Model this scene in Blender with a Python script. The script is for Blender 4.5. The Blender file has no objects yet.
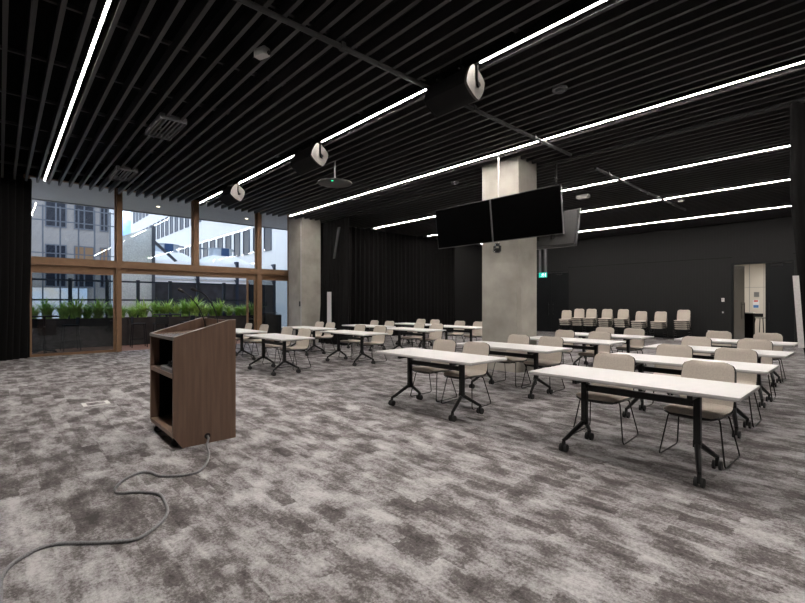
import bpy, bmesh, math, random
from mathutils import Vector, Matrix
random.seed(7)
SC = bpy.context.scene
COL = SC.collection
PI = math.pi

# ------------------------------------------------------------------ camera, sky, exposure
cam_d = bpy.data.cameras.new('camera'); cam = bpy.data.objects.new('camera', cam_d); COL.objects.link(cam)
cam_d.sensor_width = 36.0; cam_d.lens = 440.6 / 805 * 36.0; cam_d.clip_start = 0.05; cam_d.clip_end = 300
cam_d.shift_y = 1.5 / 805
cam.location = (0, 0, 1.45); cam.rotation_euler = (PI / 2, 0, -math.radians(42.4125))
SC.camera = cam
world = bpy.data.worlds.new('sky'); SC.world = world; world.use_nodes = True
wn = world.node_tree.nodes; wl = world.node_tree.links
bg = wn['Background']; bg.inputs['Strength'].default_value = 4.6
tc = wn.new('ShaderNodeTexCoord'); mp = wn.new('ShaderNodeMapping'); mp.inputs['Scale'].default_value = (1, 1, 2.5)
nz = wn.new('ShaderNodeTexNoise'); nz.inputs['Scale'].default_value = 3.0; nz.inputs['Detail'].default_value = 5
rp = wn.new('ShaderNodeValToRGB')
rp.color_ramp.elements[0].position = 0.45; rp.color_ramp.elements[0].color = (0.14, 0.25, 0.46, 1)
rp.color_ramp.elements[1].position = 0.62; rp.color_ramp.elements[1].color = (0.97, 0.95, 0.92, 1)
wl.new(tc.outputs['Generated'], mp.inputs['Vector']); wl.new(mp.outputs['Vector'], nz.inputs['Vector'])
wl.new(nz.outputs['Fac'], rp.inputs['Fac']); wl.new(rp.outputs['Color'], bg.inputs['Color'])
STRIP = 250.0           # emission of the linear ceiling lights
sun_d = bpy.data.lights.new('sun', 'SUN'); sun_d.energy = 1.2; sun_d.angle = 0.05; sun_d.color = (1.0, 0.96, 0.9)
sun = bpy.data.objects.new('sun', sun_d); COL.objects.link(sun)
sun.rotation_euler = (math.radians(38), 0, math.radians(-118))
SC.view_settings.view_transform = 'Standard'; SC.view_settings.look = 'None'
SC.view_settings.exposure = 0.0; SC.view_settings.gamma = 1.0; SC.view_settings.use_curve_mapping = False
SC.cycles.use_denoising = True
SC.cycles.max_bounces = 8; SC.cycles.diffuse_bounces = 4; SC.cycles.transparent_max_bounces = 16
SC.cycles.sample_clamp_indirect = 6.0

# ------------------------------------------------------------------ materials
MATS = {}
def mat(name, col, rough=0.5, metal=0.0, emit=None, strength=0.0, noise=0.0, nscale=20.0, bump=0.0, coat=0.0, stretch=(1, 1, 1), col2=None, spec=None):
    m = bpy.data.materials.new(name); m.use_nodes = True
    nt = m.node_tree; b = nt.nodes['Principled BSDF']
    b.inputs['Base Color'].default_value = (*col, 1); b.inputs['Roughness'].default_value = rough; b.inputs['Metallic'].default_value = metal
    if spec is not None: b.inputs['Specular IOR Level'].default_value = spec
    if coat: b.inputs['Coat Weight'].default_value = coat
    if emit: b.inputs['Emission Color'].default_value = (*emit, 1); b.inputs['Emission Strength'].default_value = strength
    if noise or bump or col2:
        t = nt.nodes.new('ShaderNodeTexCoord'); mpn = nt.nodes.new('ShaderNodeMapping'); mpn.inputs['Scale'].default_value = stretch
        n = nt.nodes.new('ShaderNodeTexNoise'); n.inputs['Scale'].default_value = nscale; n.inputs['Detail'].default_value = 6
        nt.links.new(t.outputs['Object'], mpn.inputs['Vector']); nt.links.new(mpn.outputs['Vector'], n.inputs['Vector'])
        if noise or col2:
            r = nt.nodes.new('ShaderNodeValToRGB'); r.color_ramp.elements[0].position = 0.3; r.color_ramp.elements[1].position = 0.7
            c2 = col2 or tuple(min(1, c * (1 + noise)) for c in col)
            c1 = col if col2 else tuple(c * (1 - noise) for c in col)
            r.color_ramp.elements[0].color = (*c1, 1); r.color_ramp.elements[1].color = (*c2, 1)
            nt.links.new(n.outputs['Fac'], r.inputs['Fac']); nt.links.new(r.outputs['Color'], b.inputs['Base Color'])
        if bump:
            bp = nt.nodes.new('ShaderNodeBump'); bp.inputs['Strength'].default_value = bump; bp.inputs['Distance'].default_value = 0.01
            nt.links.new(n.outputs['Fac'], bp.inputs['Height']); nt.links.new(bp.outputs['Normal'], b.inputs['Normal'])
    MATS[name] = m
    return m

def glass(name, tint, ior=1.5, haze=0.0):
    m = bpy.data.materials.new(name); m.use_nodes = True; nt = m.node_tree
    nt.nodes.remove(nt.nodes['Principled BSDF']); out = nt.nodes['Material Output']
    tr = nt.nodes.new('ShaderNodeBsdfTransparent'); tr.inputs['Color'].default_value = (*tint, 1)
    gl = nt.nodes.new('ShaderNodeBsdfGlossy'); gl.inputs['Roughness'].default_value = 0.01; gl.inputs['Color'].default_value = (1, 1, 1, 1)
    fr = nt.nodes.new('ShaderNodeFresnel'); fr.inputs['IOR'].default_value = ior
    mx = nt.nodes.new('ShaderNodeMixShader')
    nt.links.new(fr.outputs['Fac'], mx.inputs['Fac']); nt.links.new(tr.outputs['BSDF'], mx.inputs[1]); nt.links.new(gl.outputs['BSDF'], mx.inputs[2])
    nt.links.new(mx.outputs['Shader'], out.inputs['Surface'])
    return m

def carpet_mat():
    m = bpy.data.materials.new('carpet'); m.use_nodes = True; nt = m.node_tree; N = nt.nodes; L = nt.links
    b = N['Principled BSDF']; b.inputs['Roughness'].default_value = 0.75; b.inputs['Specular IOR Level'].default_value = 0.25
    t = N.new('ShaderNodeTexCoord')
    rot = N.new('ShaderNodeMapping'); rot.inputs['Rotation'].default_value = (0, 0, PI / 2); L.new(t.outputs['Object'], rot.inputs['Vector'])
    wob = N.new('ShaderNodeTexNoise'); wob.inputs['Scale'].default_value = 26.0; wob.inputs['Detail'].default_value = 3; L.new(t.outputs['Object'], wob.inputs['Vector'])
    ctr = N.new('ShaderNodeVectorMath'); ctr.operation = 'MULTIPLY_ADD'; ctr.inputs[1].default_value = (.10, .035, 0); L.new(wob.outputs['Color'], ctr.inputs[0]); L.new(rot.outputs['Vector'], ctr.inputs[2])
    soft = ctr
    def brick(w, h, off):
        k = N.new('ShaderNodeTexBrick'); k.inputs['Scale'].default_value = 1.0
        k.inputs['Brick Width'].default_value = w; k.inputs['Row Height'].default_value = h; k.offset = off
        k.inputs['Color1'].default_value = (0, 0, 0, 1); k.inputs['Color2'].default_value = (1, 1, 1, 1); k.inputs['Mortar'].default_value = (.5, .5, .5, 1)
        k.inputs['Mortar Size'].default_value = 0.0; k.inputs['Bias'].default_value = 0.0
        L.new((soft if w < .5 else rot).outputs['Vector'], k.inputs['Vector']); return k
    plank = brick(1.0, 0.25, 0.37); patch = brick(0.30, 0.125, 0.5)
    def math_(op, a, bb):
        n = N.new('ShaderNodeMath'); n.operation = op
        for i, v in enumerate((a, bb)):
            if isinstance(v, (int, float)): n.inputs[i].default_value = v
            else: L.new(v, n.inputs[i])
        return n.outputs[0]
    def noise(scale, stretch, seed=None, det=4, rough=0.6):
        mp_ = N.new('ShaderNodeMapping'); mp_.inputs['Scale'].default_value = stretch; L.new(rot.outputs['Vector'], mp_.inputs['Vector'])
        n = N.new('ShaderNodeTexNoise'); n.noise_dimensions = '4D'; n.inputs['Scale'].default_value = scale; n.inputs['Detail'].default_value = det
        n.inputs['Roughness'].default_value = rough
        L.new(mp_.outputs['Vector'], n.inputs['Vector'])
        if seed is not None: L.new(math_('MULTIPLY', seed, 7.3), n.inputs['W'])
        return n.outputs['Fac']
    cloud = noise(3.4, (0.75, 1.15, 1), None, 6, 0.62)             # broad cloudy blotches
    streak = noise(6.5, (0.7, 1.9, 1), plank.outputs['Color'], 6, 0.72)    # heather that jumps at every plank
    blk = noise(3.2, (1.0, 1.6, 1), patch.outputs['Color'], 2, 0.5)     # dashed rectangles
    fine = noise(46.0, (1, 1, 1), None, 4, 0.85)
    s = math_('ADD', math_('MULTIPLY', cloud, 0.74), math_('MULTIPLY', streak, 0.46))
    s = math_('ADD', s, math_('MULTIPLY', blk, 0.36))
    s = math_('ADD', s, math_('MULTIPLY', fine, 0.62))
    s = math_('ADD', s, math_('MULTIPLY', plank.outputs['Color'], 0.05))
    rect = N.new('ShaderNodeMapRange'); rect.inputs['From Min'].default_value = 0.62; rect.inputs['From Max'].default_value = 0.95
    rect.inputs['To Min'].default_value = 0.0; rect.inputs['To Max'].default_value = 0.085; L.new(patch.outputs['Color'], rect.inputs['Value'])
    s = math_('SUBTRACT', s, rect.outputs['Result'])
    r = N.new('ShaderNodeValToRGB'); e = r.color_ramp.elements
    e[0].position = 0.80; e[0].color = (0.048, 0.041, 0.040, 1); e[1].position = 1.0; e[1].color = (0.52, 0.505, 0.51, 1)
    k = e.new(0.925); k.color = (0.140, 0.124, 0.122, 1)
    k = e.new(0.99); k.color = (0.285, 0.270, 0.271, 1)
    e[-1].position = 1.12 if False else 1.0
    for q in e: q.position = max(0.0, min(1.0, (q.position - 0.76) / 0.42 if q.position < 1 else 0.86))
    sc_ = N.new('ShaderNodeMapRange'); sc_.inputs['From Min'].default_value = 0.86; sc_.inputs['From Max'].default_value = 1.34; L.new(s, sc_.inputs['Value'])
    s = sc_.outputs['Result']
    L.new(s, r.inputs['Fac'])
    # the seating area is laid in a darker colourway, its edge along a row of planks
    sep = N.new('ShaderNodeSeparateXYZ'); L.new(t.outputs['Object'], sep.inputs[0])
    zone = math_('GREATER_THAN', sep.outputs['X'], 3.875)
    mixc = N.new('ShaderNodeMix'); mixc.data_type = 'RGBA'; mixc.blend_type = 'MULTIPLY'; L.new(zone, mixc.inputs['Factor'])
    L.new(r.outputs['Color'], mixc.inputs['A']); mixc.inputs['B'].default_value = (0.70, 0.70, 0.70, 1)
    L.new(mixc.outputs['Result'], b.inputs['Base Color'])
    bp = N.new('ShaderNodeBump'); bp.inputs['Strength'].default_value = 0.25; bp.inputs['Distance'].default_value = 0.01
    L.new(fine, bp.inputs['Height']); L.new(bp.outputs['Normal'], b.inputs['Normal'])
    return m

def ribbed_mat(name, c, pitch, axis, depth=0.5, rough=0.6, spec=0.15):
    """dark panelling with fine vertical grooves along world X or Y"""
    m = mat(name, c, rough, spec=spec); nt = m.node_tree; N = nt.nodes; L = nt.links; b = N['Principled BSDF']
    t = N.new('ShaderNodeTexCoord'); w = N.new('ShaderNodeTexWave'); w.wave_type = 'BANDS'; w.bands_direction = axis; w.wave_profile = 'TRI'
    w.inputs['Scale'].default_value = PI / (10 * pitch) * 1.0; w.inputs['Distortion'].default_value = 0
    L.new(t.outputs['Object'], w.inputs['Vector'])
    r = N.new('ShaderNodeValToRGB'); r.color_ramp.elements[0].position = 0.0; r.color_ramp.elements[1].position = 0.25
    L.new(w.outputs['Fac'], r.inputs['Fac'])
    bp = N.new('ShaderNodeBump'); bp.inputs['Strength'].default_value = depth; bp.inputs['Distance'].default_value = 0.01
    L.new(r.outputs['Color'], bp.inputs['Height']); L.new(bp.outputs['Normal'], b.inputs['Normal'])
    return m

M_carpet = carpet_mat()
M_slat = mat('slat_black', (0.050, 0.049, 0.049), 0.5, spec=0.35)
M_void = mat('void_black', (0.004, 0.004, 0.004), 0.9, spec=0.05)
M_wall = ribbed_mat('wall_charcoal', (0.0185, 0.0187, 0.019), 0.10, 'Y', 0.5, 0.6)
M_wallx = ribbed_mat('wall_charcoal_side', (0.012, 0.0118, 0.0118), 0.12, 'X', 0.4, 0.6)
M_dark = mat('dark_paint', (0.014, 0.014, 0.015), 0.6, spec=0.2)
M_door = mat('door_black', (0.006, 0.007, 0.008), 0.5, spec=0.2)
M_doorgrey = mat('door_gloss', (0.05, 0.05, 0.05), 0.22, spec=0.8)
M_curtain = mat('curtain_black', (0.0090, 0.0088, 0.0088), 0.95, noise=0.2, nscale=60, spec=0.08)
M_band = mat('curtain_band', (0.55, 0.53, 0.52), 0.8, noise=0.1, nscale=40)
M_conc = mat('concrete', (0.26, 0.245, 0.215), 0.85, col2=(0.38, 0.36, 0.32), nscale=2.2, bump=0.25)
M_bronze = mat('bronze_anodised', (0.23, 0.135, 0.075), 0.45, metal=0.35, noise=0.08, nscale=8)
M_grey = mat('grey_aluminium', (0.25, 0.25, 0.25), 0.4, metal=0.5)
M_white = mat('table_white', (0.67, 0.665, 0.655), 0.38, noise=0.02, nscale=6)
M_edge = mat('table_edge', (0.42, 0.41, 0.40), 0.5)
M_black = mat('black_metal', (0.009, 0.009, 0.009), 0.42, spec=0.28)
M_rubber = mat('black_rubber', (0.015, 0.015, 0.015), 0.7)
M_chrome = mat('chrome', (0.55, 0.55, 0.55), 0.2, metal=1.0)
M_beige = mat('beige_fabric', (0.52, 0.465, 0.40), 0.85, noise=0.10, nscale=90, bump=0.15)
M_shell = mat('chair_shell_black', (0.018, 0.017, 0.016), 0.45)
M_wood = mat('walnut', (0.115, 0.068, 0.046), 0.45, col2=(0.165, 0.102, 0.07), nscale=3.0, stretch=(10, 10, 0.6))
M_woodedge = mat('walnut_light_edge', (0.40, 0.36, 0.33), 0.4)
M_woodin = mat('walnut_desk', (0.17, 0.125, 0.10), 0.25, noise=0.15, nscale=5, stretch=(1, 8, 1))
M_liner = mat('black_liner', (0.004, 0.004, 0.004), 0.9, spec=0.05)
M_shelf = mat('walnut_shelf', (0.27, 0.185, 0.13), 0.4, noise=0.15, nscale=5, stretch=(8, 1, 1))
M_airvent = mat('air_vent_grey', (0.20, 0.205, 0.215), 0.5)
M_cable = mat('braided_cable', (0.22, 0.22, 0.225), 0.45, metal=0.3, noise=0.35, nscale=120)
M_spk = mat('speaker_grille', (0.008, 0.008, 0.008), 0.8, spec=0.15)
M_cap = mat('speaker_cap', (0.068, 0.062, 0.054), 0.6, noise=0.08, nscale=30)
M_screen = mat('screen_glass', (0.001, 0.001, 0.001), 0.3, spec=0.03)
M_tvback = mat('tv_back', (0.035, 0.035, 0.035), 0.4)
M_bezel = mat('tv_bezel', (0.10, 0.10, 0.10), 0.35, metal=0.6)
M_lamp = mat('lamp_diffuser', (0.9, 0.88, 0.85), 0.5, emit=(1.0, 0.93, 0.875), strength=STRIP)
M_spot = mat('spot_lens', (0.9, 0.9, 0.9), 0.4, emit=(1.0, 0.8, 0.55), strength=6)
M_greenled = mat('green_led', (0.0, 0.5, 0.2), 0.4, emit=(0.02, 1.0, 0.4), strength=2.5)
M_exit = mat('exit_green', (0.0, 0.3, 0.25), 0.4, emit=(0.0, 0.50, 0.38), strength=0.9)
M_exitw = mat('exit_white', (0.9, 0.95, 0.9), 0.4, emit=(0.85, 1.0, 0.92), strength=1.2)
M_lightgrey = mat('light_plastic', (0.5, 0.49, 0.47), 0.5)
M_plate = mat('white_plastic', (0.75, 0.74, 0.72), 0.4)
M_soffit = mat('soffit_grey', (0.44, 0.435, 0.43), 0.8, noise=0.04, nscale=3)
M_deck = mat('terrace_deck', (0.34, 0.17, 0.11), 0.7, col2=(0.24, 0.12, 0.085), nscale=2, stretch=(0.3, 7, 1))
M_planter = mat('planter_dark', (0.050, 0.043, 0.040), 0.8, noise=0.3, nscale=3)
M_soil = mat('soil', (0.03, 0.022, 0.016), 1.0, noise=0.4, nscale=20)
M_leaf = mat('leaf_green', (0.24, 0.46, 0.08), 0.5, col2=(0.62, 0.76, 0.26), nscale=6)
M_leaf2 = mat('leaf_dark_green', (0.15, 0.34, 0.06), 0.5, col2=(0.42, 0.62, 0.16), nscale=6)
M_rail = mat('navy_steel', (0.022, 0.032, 0.055), 0.5)
M_mesh = mat('mesh_panel', (0.80, 0.82, 0.79), 0.7, noise=0.15, nscale=18)
M_louver = mat('louvre_grey', (0.78, 0.77, 0.76), 0.6)
M_brickdark = mat('dark_block', (0.045, 0.045, 0.052), 0.8, noise=0.3, nscale=3)
M_facade = mat('facade_grey', (0.265, 0.243, 0.225), 0.85, noise=0.06, nscale=1.5)
M_facadew = mat('facade_white', (0.66, 0.655, 0.64), 0.85, noise=0.03, nscale=1.5)
M_facadeb = mat('facade_paint', (0.62, 0.76, 0.90), 0.8, col2=(0.82, 0.70, 0.58), nscale=0.8, stretch=(1, 1, 2))
M_winglass = mat('far_window_glass', (0.016, 0.019, 0.028), 0.3, spec=0.2)
M_winlit = mat('far_window_lit', (0.06, 0.05, 0.04), 0.3, emit=(1.0, 0.55, 0.22), strength=0.17)
M_hood = mat('hood_white', (0.68, 0.68, 0.67), 0.5)
M_unit = mat('unit_grey', (0.42, 0.46, 0.50), 0.45, metal=0.3, noise=0.2, nscale=2)
M_blue = mat('fan_blue', (0.015, 0.05, 0.13), 0.5)
M_cream = mat('cream_wall', (0.62, 0.58, 0.52), 0.7)
M_poster = mat('poster_white', (0.75, 0.75, 0.78), 0.6)
M_red = mat('poster_red', (0.6, 0.06, 0.05), 0.6); M_pblue = mat('poster_blue', (0.05, 0.18, 0.45), 0.6)
M_floorlt = mat('lobby_floor', (0.35, 0.33, 0.31), 0.5)
M_pipe = mat('pipe_black', (0.02, 0.02, 0.02), 0.6)
M_vent = mat('vent_grey', (0.075, 0.075, 0.08), 0.5)
M_scaf = mat('steel_frame_grey', (0.10, 0.11, 0.13), 0.5)
G_clear = glass('clear_glass', (0.93, 0.95, 0.95), 1.5)
G_tint = glass('tinted_glass', (0.62, 0.66, 0.67), 1.55)

# ------------------------------------------------------------------ helpers
def link(name, bm, m, parent=None, smooth=False, loc=None, rotz=0.0):
    me = bpy.data.meshes.new(name)
    bmesh.ops.recalc_face_normals(bm, faces=bm.faces[:])
    bm.to_mesh(me); bm.free()
    if m is not None:
        for k in (m if isinstance(m, (list, tuple)) else [m]): me.materials.append(k)
    if smooth:
        me.shade_smooth() if hasattr(me, 'shade_smooth') else None
        me.set_sharp_from_angle(angle=math.radians(40))
    o = bpy.data.objects.new(name, me); COL.objects.link(o)
    if parent is not None: o.parent = parent
    if loc is not None: o.location = loc
    if rotz: o.rotation_euler = (0, 0, rotz)
    return o
def tag(o, label, cat, group=None, kind=None):
    o['label'] = label; o['category'] = cat
    if group: o['group'] = group
    if kind: o['kind'] = kind
    return o
def thing(name, label, cat, loc=(0, 0, 0), rotz=0.0, group=None):
    o = bpy.data.objects.new(name, None); COL.objects.link(o); o.empty_display_size = 0.1
    o.location = loc; o.rotation_euler = (0, 0, rotz)
    return tag(o, label, cat, group)
def structure(name, bm, m, parent=None, **k):
    o = link(name, bm, m, parent, **k); o['kind'] = 'structure'; return o
def B(): return bmesh.new()
def box(bm, x0, x1, y0, y1, z0, z1, mi=0, bev=0.0):
    v = [bm.verts.new((x, y, z)) for x in (x0, x1) for y in (y0, y1) for z in (z0, z1)]
    fs = [bm.faces.new([v[i] for i in q]) for q in ((0, 1, 3, 2), (4, 6, 7, 5), (0, 4, 5, 1), (2, 3, 7, 6), (0, 2, 6, 4), (1, 5, 7, 3))]
    for f in fs: f.material_index = mi
    if bev:
        es = list({e for f in fs for e in f.edges})
        bmesh.ops.bevel(bm, geom=es, offset=bev, segments=2, affect='EDGES', profile=0.5)
    return bm
def prism(bm, pts, axis, a0, a1, mi=0):
    """extrude a 2-D outline along an axis; pts are (x,z) for axis y, (y,z) for x, (x,y) for z"""
    def p3(p, a): return (p[0], a, p[1]) if axis == 'y' else (a, p[0], p[1]) if axis == 'x' else (p[0], p[1], a)
    v0 = [bm.verts.new(p3(p, a0)) for p in pts]; v1 = [bm.verts.new(p3(p, a1)) for p in pts]
    n = len(pts)
    fs = [bm.faces.new(v0), bm.faces.new(v1[::-1])]
    for i in range(n): fs.append(bm.faces.new((v0[i], v0[(i + 1) % n], v1[(i + 1) % n], v1[i])))
    for f in fs: f.material_index = mi
    return bm
def tube(bm, pts, r, n=8, closed=False, mi=0, cap=True):
    pts = [Vector(p) for p in pts]; rings = []
    N = len(pts); ref = None
    for i, p in enumerate(pts):
        if closed: d = (pts[(i + 1) % N] - pts[i - 1])
        else: d = (pts[min(i + 1, N - 1)] - pts[max(i - 1, 0)])
        d.normalize()
        if ref is None: ref = Vector((0, 0, 1)) if abs(d.z) < 0.9 else Vector((1, 0, 0))
        u = ref - d * ref.dot(d)
        if u.length < 1e-4: u = d.orthogonal()
        u.normalize(); w = d.cross(u); ref = u
        rr = r[i] if isinstance(r, (list, tuple)) else r
        rings.append([bm.verts.new(p + (u * math.cos(2 * PI * k / n) + w * math.sin(2 * PI * k / n)) * rr) for k in range(n)])
    for i in range(N if closed else N - 1):
        a, b = rings[i], rings[(i + 1) % N]
        for k in range(n):
            f = bm.faces.new((a[k], a[(k + 1) % n], b[(k + 1) % n], b[k])); f.material_index = mi
    if not closed and cap:
        bm.faces.new(rings[0][::-1]).material_index = mi; bm.faces.new(rings[-1]).material_index = mi
    return bm
def cyl(bm, c, r, h, axis='z', n=20, mi=0, r2=None):
    c = Vector(c); d = {'x': Vector((1, 0, 0)), 'y': Vector((0, 1, 0)), 'z': Vector((0, 0, 1))}[axis]
    return tube(bm, [c - d * h / 2, c + d * h / 2], [r, r if r2 is None else r2], n, mi=mi)
def smooth_path(pts, sub=6):
    P = [Vector(p) for p in pts]; out = []
    for i in range(len(P) - 1):
        a, b, c, d = P[max(i - 1, 0)], P[i], P[i + 1], P[min(i + 2, len(P) - 1)]
        for k in range(sub):
            t = k / sub
            out.append(0.5 * ((2 * b) + (c - a) * t + (2 * a - 5 * b + 4 * c - d) * t * t + (3 * b - a - 3 * c + d) * t ** 3))
    out.append(P[-1]); return out
def fillet(pts, r, seg=4):
    """round the inner corners of a polyline"""
    P = [Vector(p) for p in pts]; out = [P[0]]
    for i in range(1, len(P) - 1):
        a = (P[i - 1] - P[i]); b = (P[i + 1] - P[i]); rr = min(r, a.length * .45, b.length * .45)
        p0 = P[i] + a.normalized() * rr; p1 = P[i] + b.normalized() * rr
        for k in range(seg + 1):
            t = k / seg; out.append(p0 * (1 - t) ** 2 + P[i] * 2 * t * (1 - t) + p1 * t * t)
    out.append(P[-1]); return out
def kids(o): return [c for c in bpy.data.objects if c.parent == o]
CH = {}
def copy_tree(o, parent=None):
    c = o.copy(); COL.objects.link(c)
    if parent is not None: c.parent = parent
    for ch in CH.get(o.name, ()): copy_tree(ch, c)
    return c
def index_children():
    CH.clear()
    for o in bpy.data.objects:
        if o.parent: CH.setdefault(o.parent.name, []).append(o)

# ------------------------------------------------------------------ room shell
XL, XR, YF, YW = -1.4, 20.5, -2.6, 15.45      # left wall, black wall with doors, wall behind the camera's right, window wall
ZS, ZC = 4.45, 5.25                            # underside of the slats, slab above
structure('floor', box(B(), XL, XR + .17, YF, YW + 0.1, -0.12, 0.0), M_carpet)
structure('ceiling', box(B(), XL - .2, XR + .2, YF - .2, YW + 0.12, ZC, ZC + 0.15), M_void)
structure('wall_left', box(B(), XL - .15, XL, YF, YW, 0, ZC), M_dark)
structure('wall_front', box(B(), XL, XR, YF - .15, YF, 0, ZC), M_dark)
# slats run towards the windows, every one a board of its own
LIGHTX = [0.80, 4.42, 7.38, 11.11, 14.15, 18.02]
sm = bpy.data.meshes.new('ceiling_slat'); bm = box(B(), -0.023, 0.023, YF + .02, 14.26, ZS, ZS + 0.15); bm.to_mesh(sm); bm.free(); sm.materials.append(M_slat)
x = 0.69 - 0.216 * 9
while x < 20.3:
    xx = x
    near = min(LIGHTX, key=lambda a: abs(a - xx))
    if abs(xx - near) > 0.075:
        o = bpy.data.objects.new('ceiling_slat', sm); COL.objects.link(o); o.location = (xx, 0, 0); o['kind'] = 'structure'
    x += 0.216
# carriers over the slats, a bulkhead over the glass
for k in range(11):
    y = -1.6 + k * 1.5
    structure('ceiling_beam', box(B(), XL, XR, y - .02, y + .02, ZS + .155, ZS + .20), M_slat)
structure('ceiling_beam', box(B(), XL, XR, 14.5, 14.56, ZS + .45, ZC), M_void)

# window wall: lower piers of the setting right of the glass
structure('wall_window_side', box(B(), 8.75, XR, YW - .05, YW + .12, 0, ZC), M_wallx)
structure('trim_1', box(B(), XL, 8.75, YW - .05, YW + .12, 4.86, ZC), M_void)
structure('wall_window_corner', box(B(), XL, 0.47, YW - .05, YW + .12, 0, 4.86), M_dark)
# black flat panels at the end of the curtained side
structure('wall_panel', box(B(), 16.9, XR, 14.62, 14.70, 0, ZC), M_wallx)

# back wall with two double-door openings
DA = (10.45, 12.25, 2.97); DB = (2.19, 3.88, 2.90)
bm = B()
box(bm, XR, XR + .16, DA[1], YW, 0, ZC); box(bm, XR, XR + .16, DA[0], DA[1], DA[2], ZC)
box(bm, XR, XR + .16, DB[1], DA[0], 0, ZC); box(bm, XR, XR + .16, DB[0], DB[1], DB[2], ZC); box(bm, XR, XR + .16, YF, DB[0], 0, ZC)
box(bm, XR + .16, XR + .24, DA[0] - .1, DA[1] + .1, 0, DA[2] + .1)  # unseen backing added behind the left doors, stops sky light at the gaps
structure('wall_back', bm, M_wall)
bm = B()
box(bm, XR - .012, XR, DB[1] + .02, DA[0] - .02, 3.17, 3.185); box(bm, XR - .012, XR, YF, DB[0] - .02, 3.17, 3.185)
structure('trim_2', bm, M_void)
structure('baseboard_back', box(B(), XR - .015, XR, DB[1] + .06, DA[0] - .06, 0, 0.10), M_door)

def door_leaf(name, w, h, m, handle_side, hz=1.15, thick=0.045):
    """leaf hinged at local origin, runs along +y, faces -x"""
    o = structure(name, box(B(), 0, thick, 0.004, w - .004, 0.012, h - .012), m)
    hy = w - .12 if handle_side > 0 else .12
    b = B()
    tube(b, [(-.05, hy, hz - .32), (-.05, hy, hz + .32)], .014, 8)
    for zz in (-.24, .24): tube(b, [(0.0, hy, hz + zz), (-.05, hy, hz + zz)], .009, 6)
    link('door_handle', b, M_black, o)
    c = B(); box(c, -.05, 0.0, w * .35, w * .35 + .32, h - .12, h - .05)
    link('door_closer', c, M_black, o)
    return o
wA = (DA[1] - DA[0]) / 2
d = door_leaf('door_1', wA, DA[2], M_door, 1); d.location = (XR + .03, DA[0], 0)
d = door_leaf('door_2', wA, DA[2], M_door, -1); d.location = (XR + .03, DA[0] + wA, 0)
wB = .74
d = door_leaf('door_3', wB, DB[2], M_door, 1); d.location = (XR + .03, DB[0], 0)
wB = DB[1] - DB[0] - .74
# the open leaf, hinged on the left jamb and swung into the lobby
o = structure('door_4', box(B(), 0, .045, -wB + .004, -.004, .012, DB[2] - .012), M_doorgrey)
b = B(); tube(b, [(-.05, -wB + .14, .83), (-.05, -wB + .14, 1.47)], .014, 8)
for zz in (.9, 1.4): tube(b, [(0, -wB + .14, zz), (-.05, -wB + .14, zz)], .009, 6)
link('door_handle', b, M_black, o)
o.location = (XR + .05, DB[1] - .02, 0); o.rotation_euler = (0, 0, math.radians(80))
for dd, nm in ((DA, 'trim_3'), (DB, 'trim_4')):
    bm = B()
    box(bm, XR - .015, XR + .17, dd[0] - .06, dd[0], 0, dd[2] + .06); box(bm, XR - .015, XR + .17, dd[1], dd[1] + .06, 0, dd[2] + .06)
    box(bm, XR - .015, XR + .17, dd[0], dd[1], dd[2], dd[2] + .06)
    structure(nm, bm, M_door)

# lobby behind the open leaf
structure('lobby_floor', box(B(), XR + .16, 27.2, 0.2, 6.4, -.12, -.002), M_floorlt)
structure('lobby_wall', box(B(), 27.0, 27.2, 0.2, 6.4, 0, 3.4), M_cream)
structure('lobby_wall', box(B(), XR + .16, 27.2, 6.4, 6.5, 0, 3.4), M_cream)
structure('lobby_wall', box(B(), XR + .16, 27.2, 0.1, 0.2, 0, 3.4), M_cream)
structure('lobby_ceiling', box(B(), XR + .16, 27.2, 0.2, 6.4, 3.4, 3.5), M_cream)
bm = B()
for yy in (3.9, 4.45): box(bm, 26.985, 27.0, yy - .008, yy + .008, 0, 3.4)
box(bm, 26.985, 27.0, .2, 6.4, 2.2, 2.215)
structure('trim_5', bm, M_grey)

# ------------------------------------------------------------------ concrete pillars
def pillar(name, x0, x1, y0, y1, h):
    # square shaft whose inner corner is trimmed a little more towards the foot
    bm = B(); lv = [(0, .17), (1.4, .11), (2.9, .006), (h, .004)]; rings = []
    for z, c in lv:
        rings.append([bm.verts.new(p) for p in ((x0, y1, z), (x0, y0 + min(c, .035), z), (x0 + c, y0, z), (x1, y0, z), (x1, y1, z))])
    for a, b in zip(rings, rings[1:]):
        for i in range(5): bm.faces.new((a[i], a[(i + 1) % 5], b[(i + 1) % 5], b[i]))
    bm.faces.new(rings[0]); bm.faces.new(rings[-1])
    return structure(name, bm, M_conc)
pillar('pillar', 7.93, 8.64, 5.12, 6.05, ZC)
pillar('pillar.001', 7.93, 8.68, 13.96, 14.97, ZC)
structure('trim_6', box(B(), 7.918, 7.93, 14.03, 14.055, 0.0, ZS - .02), M_lightgrey)

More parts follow.
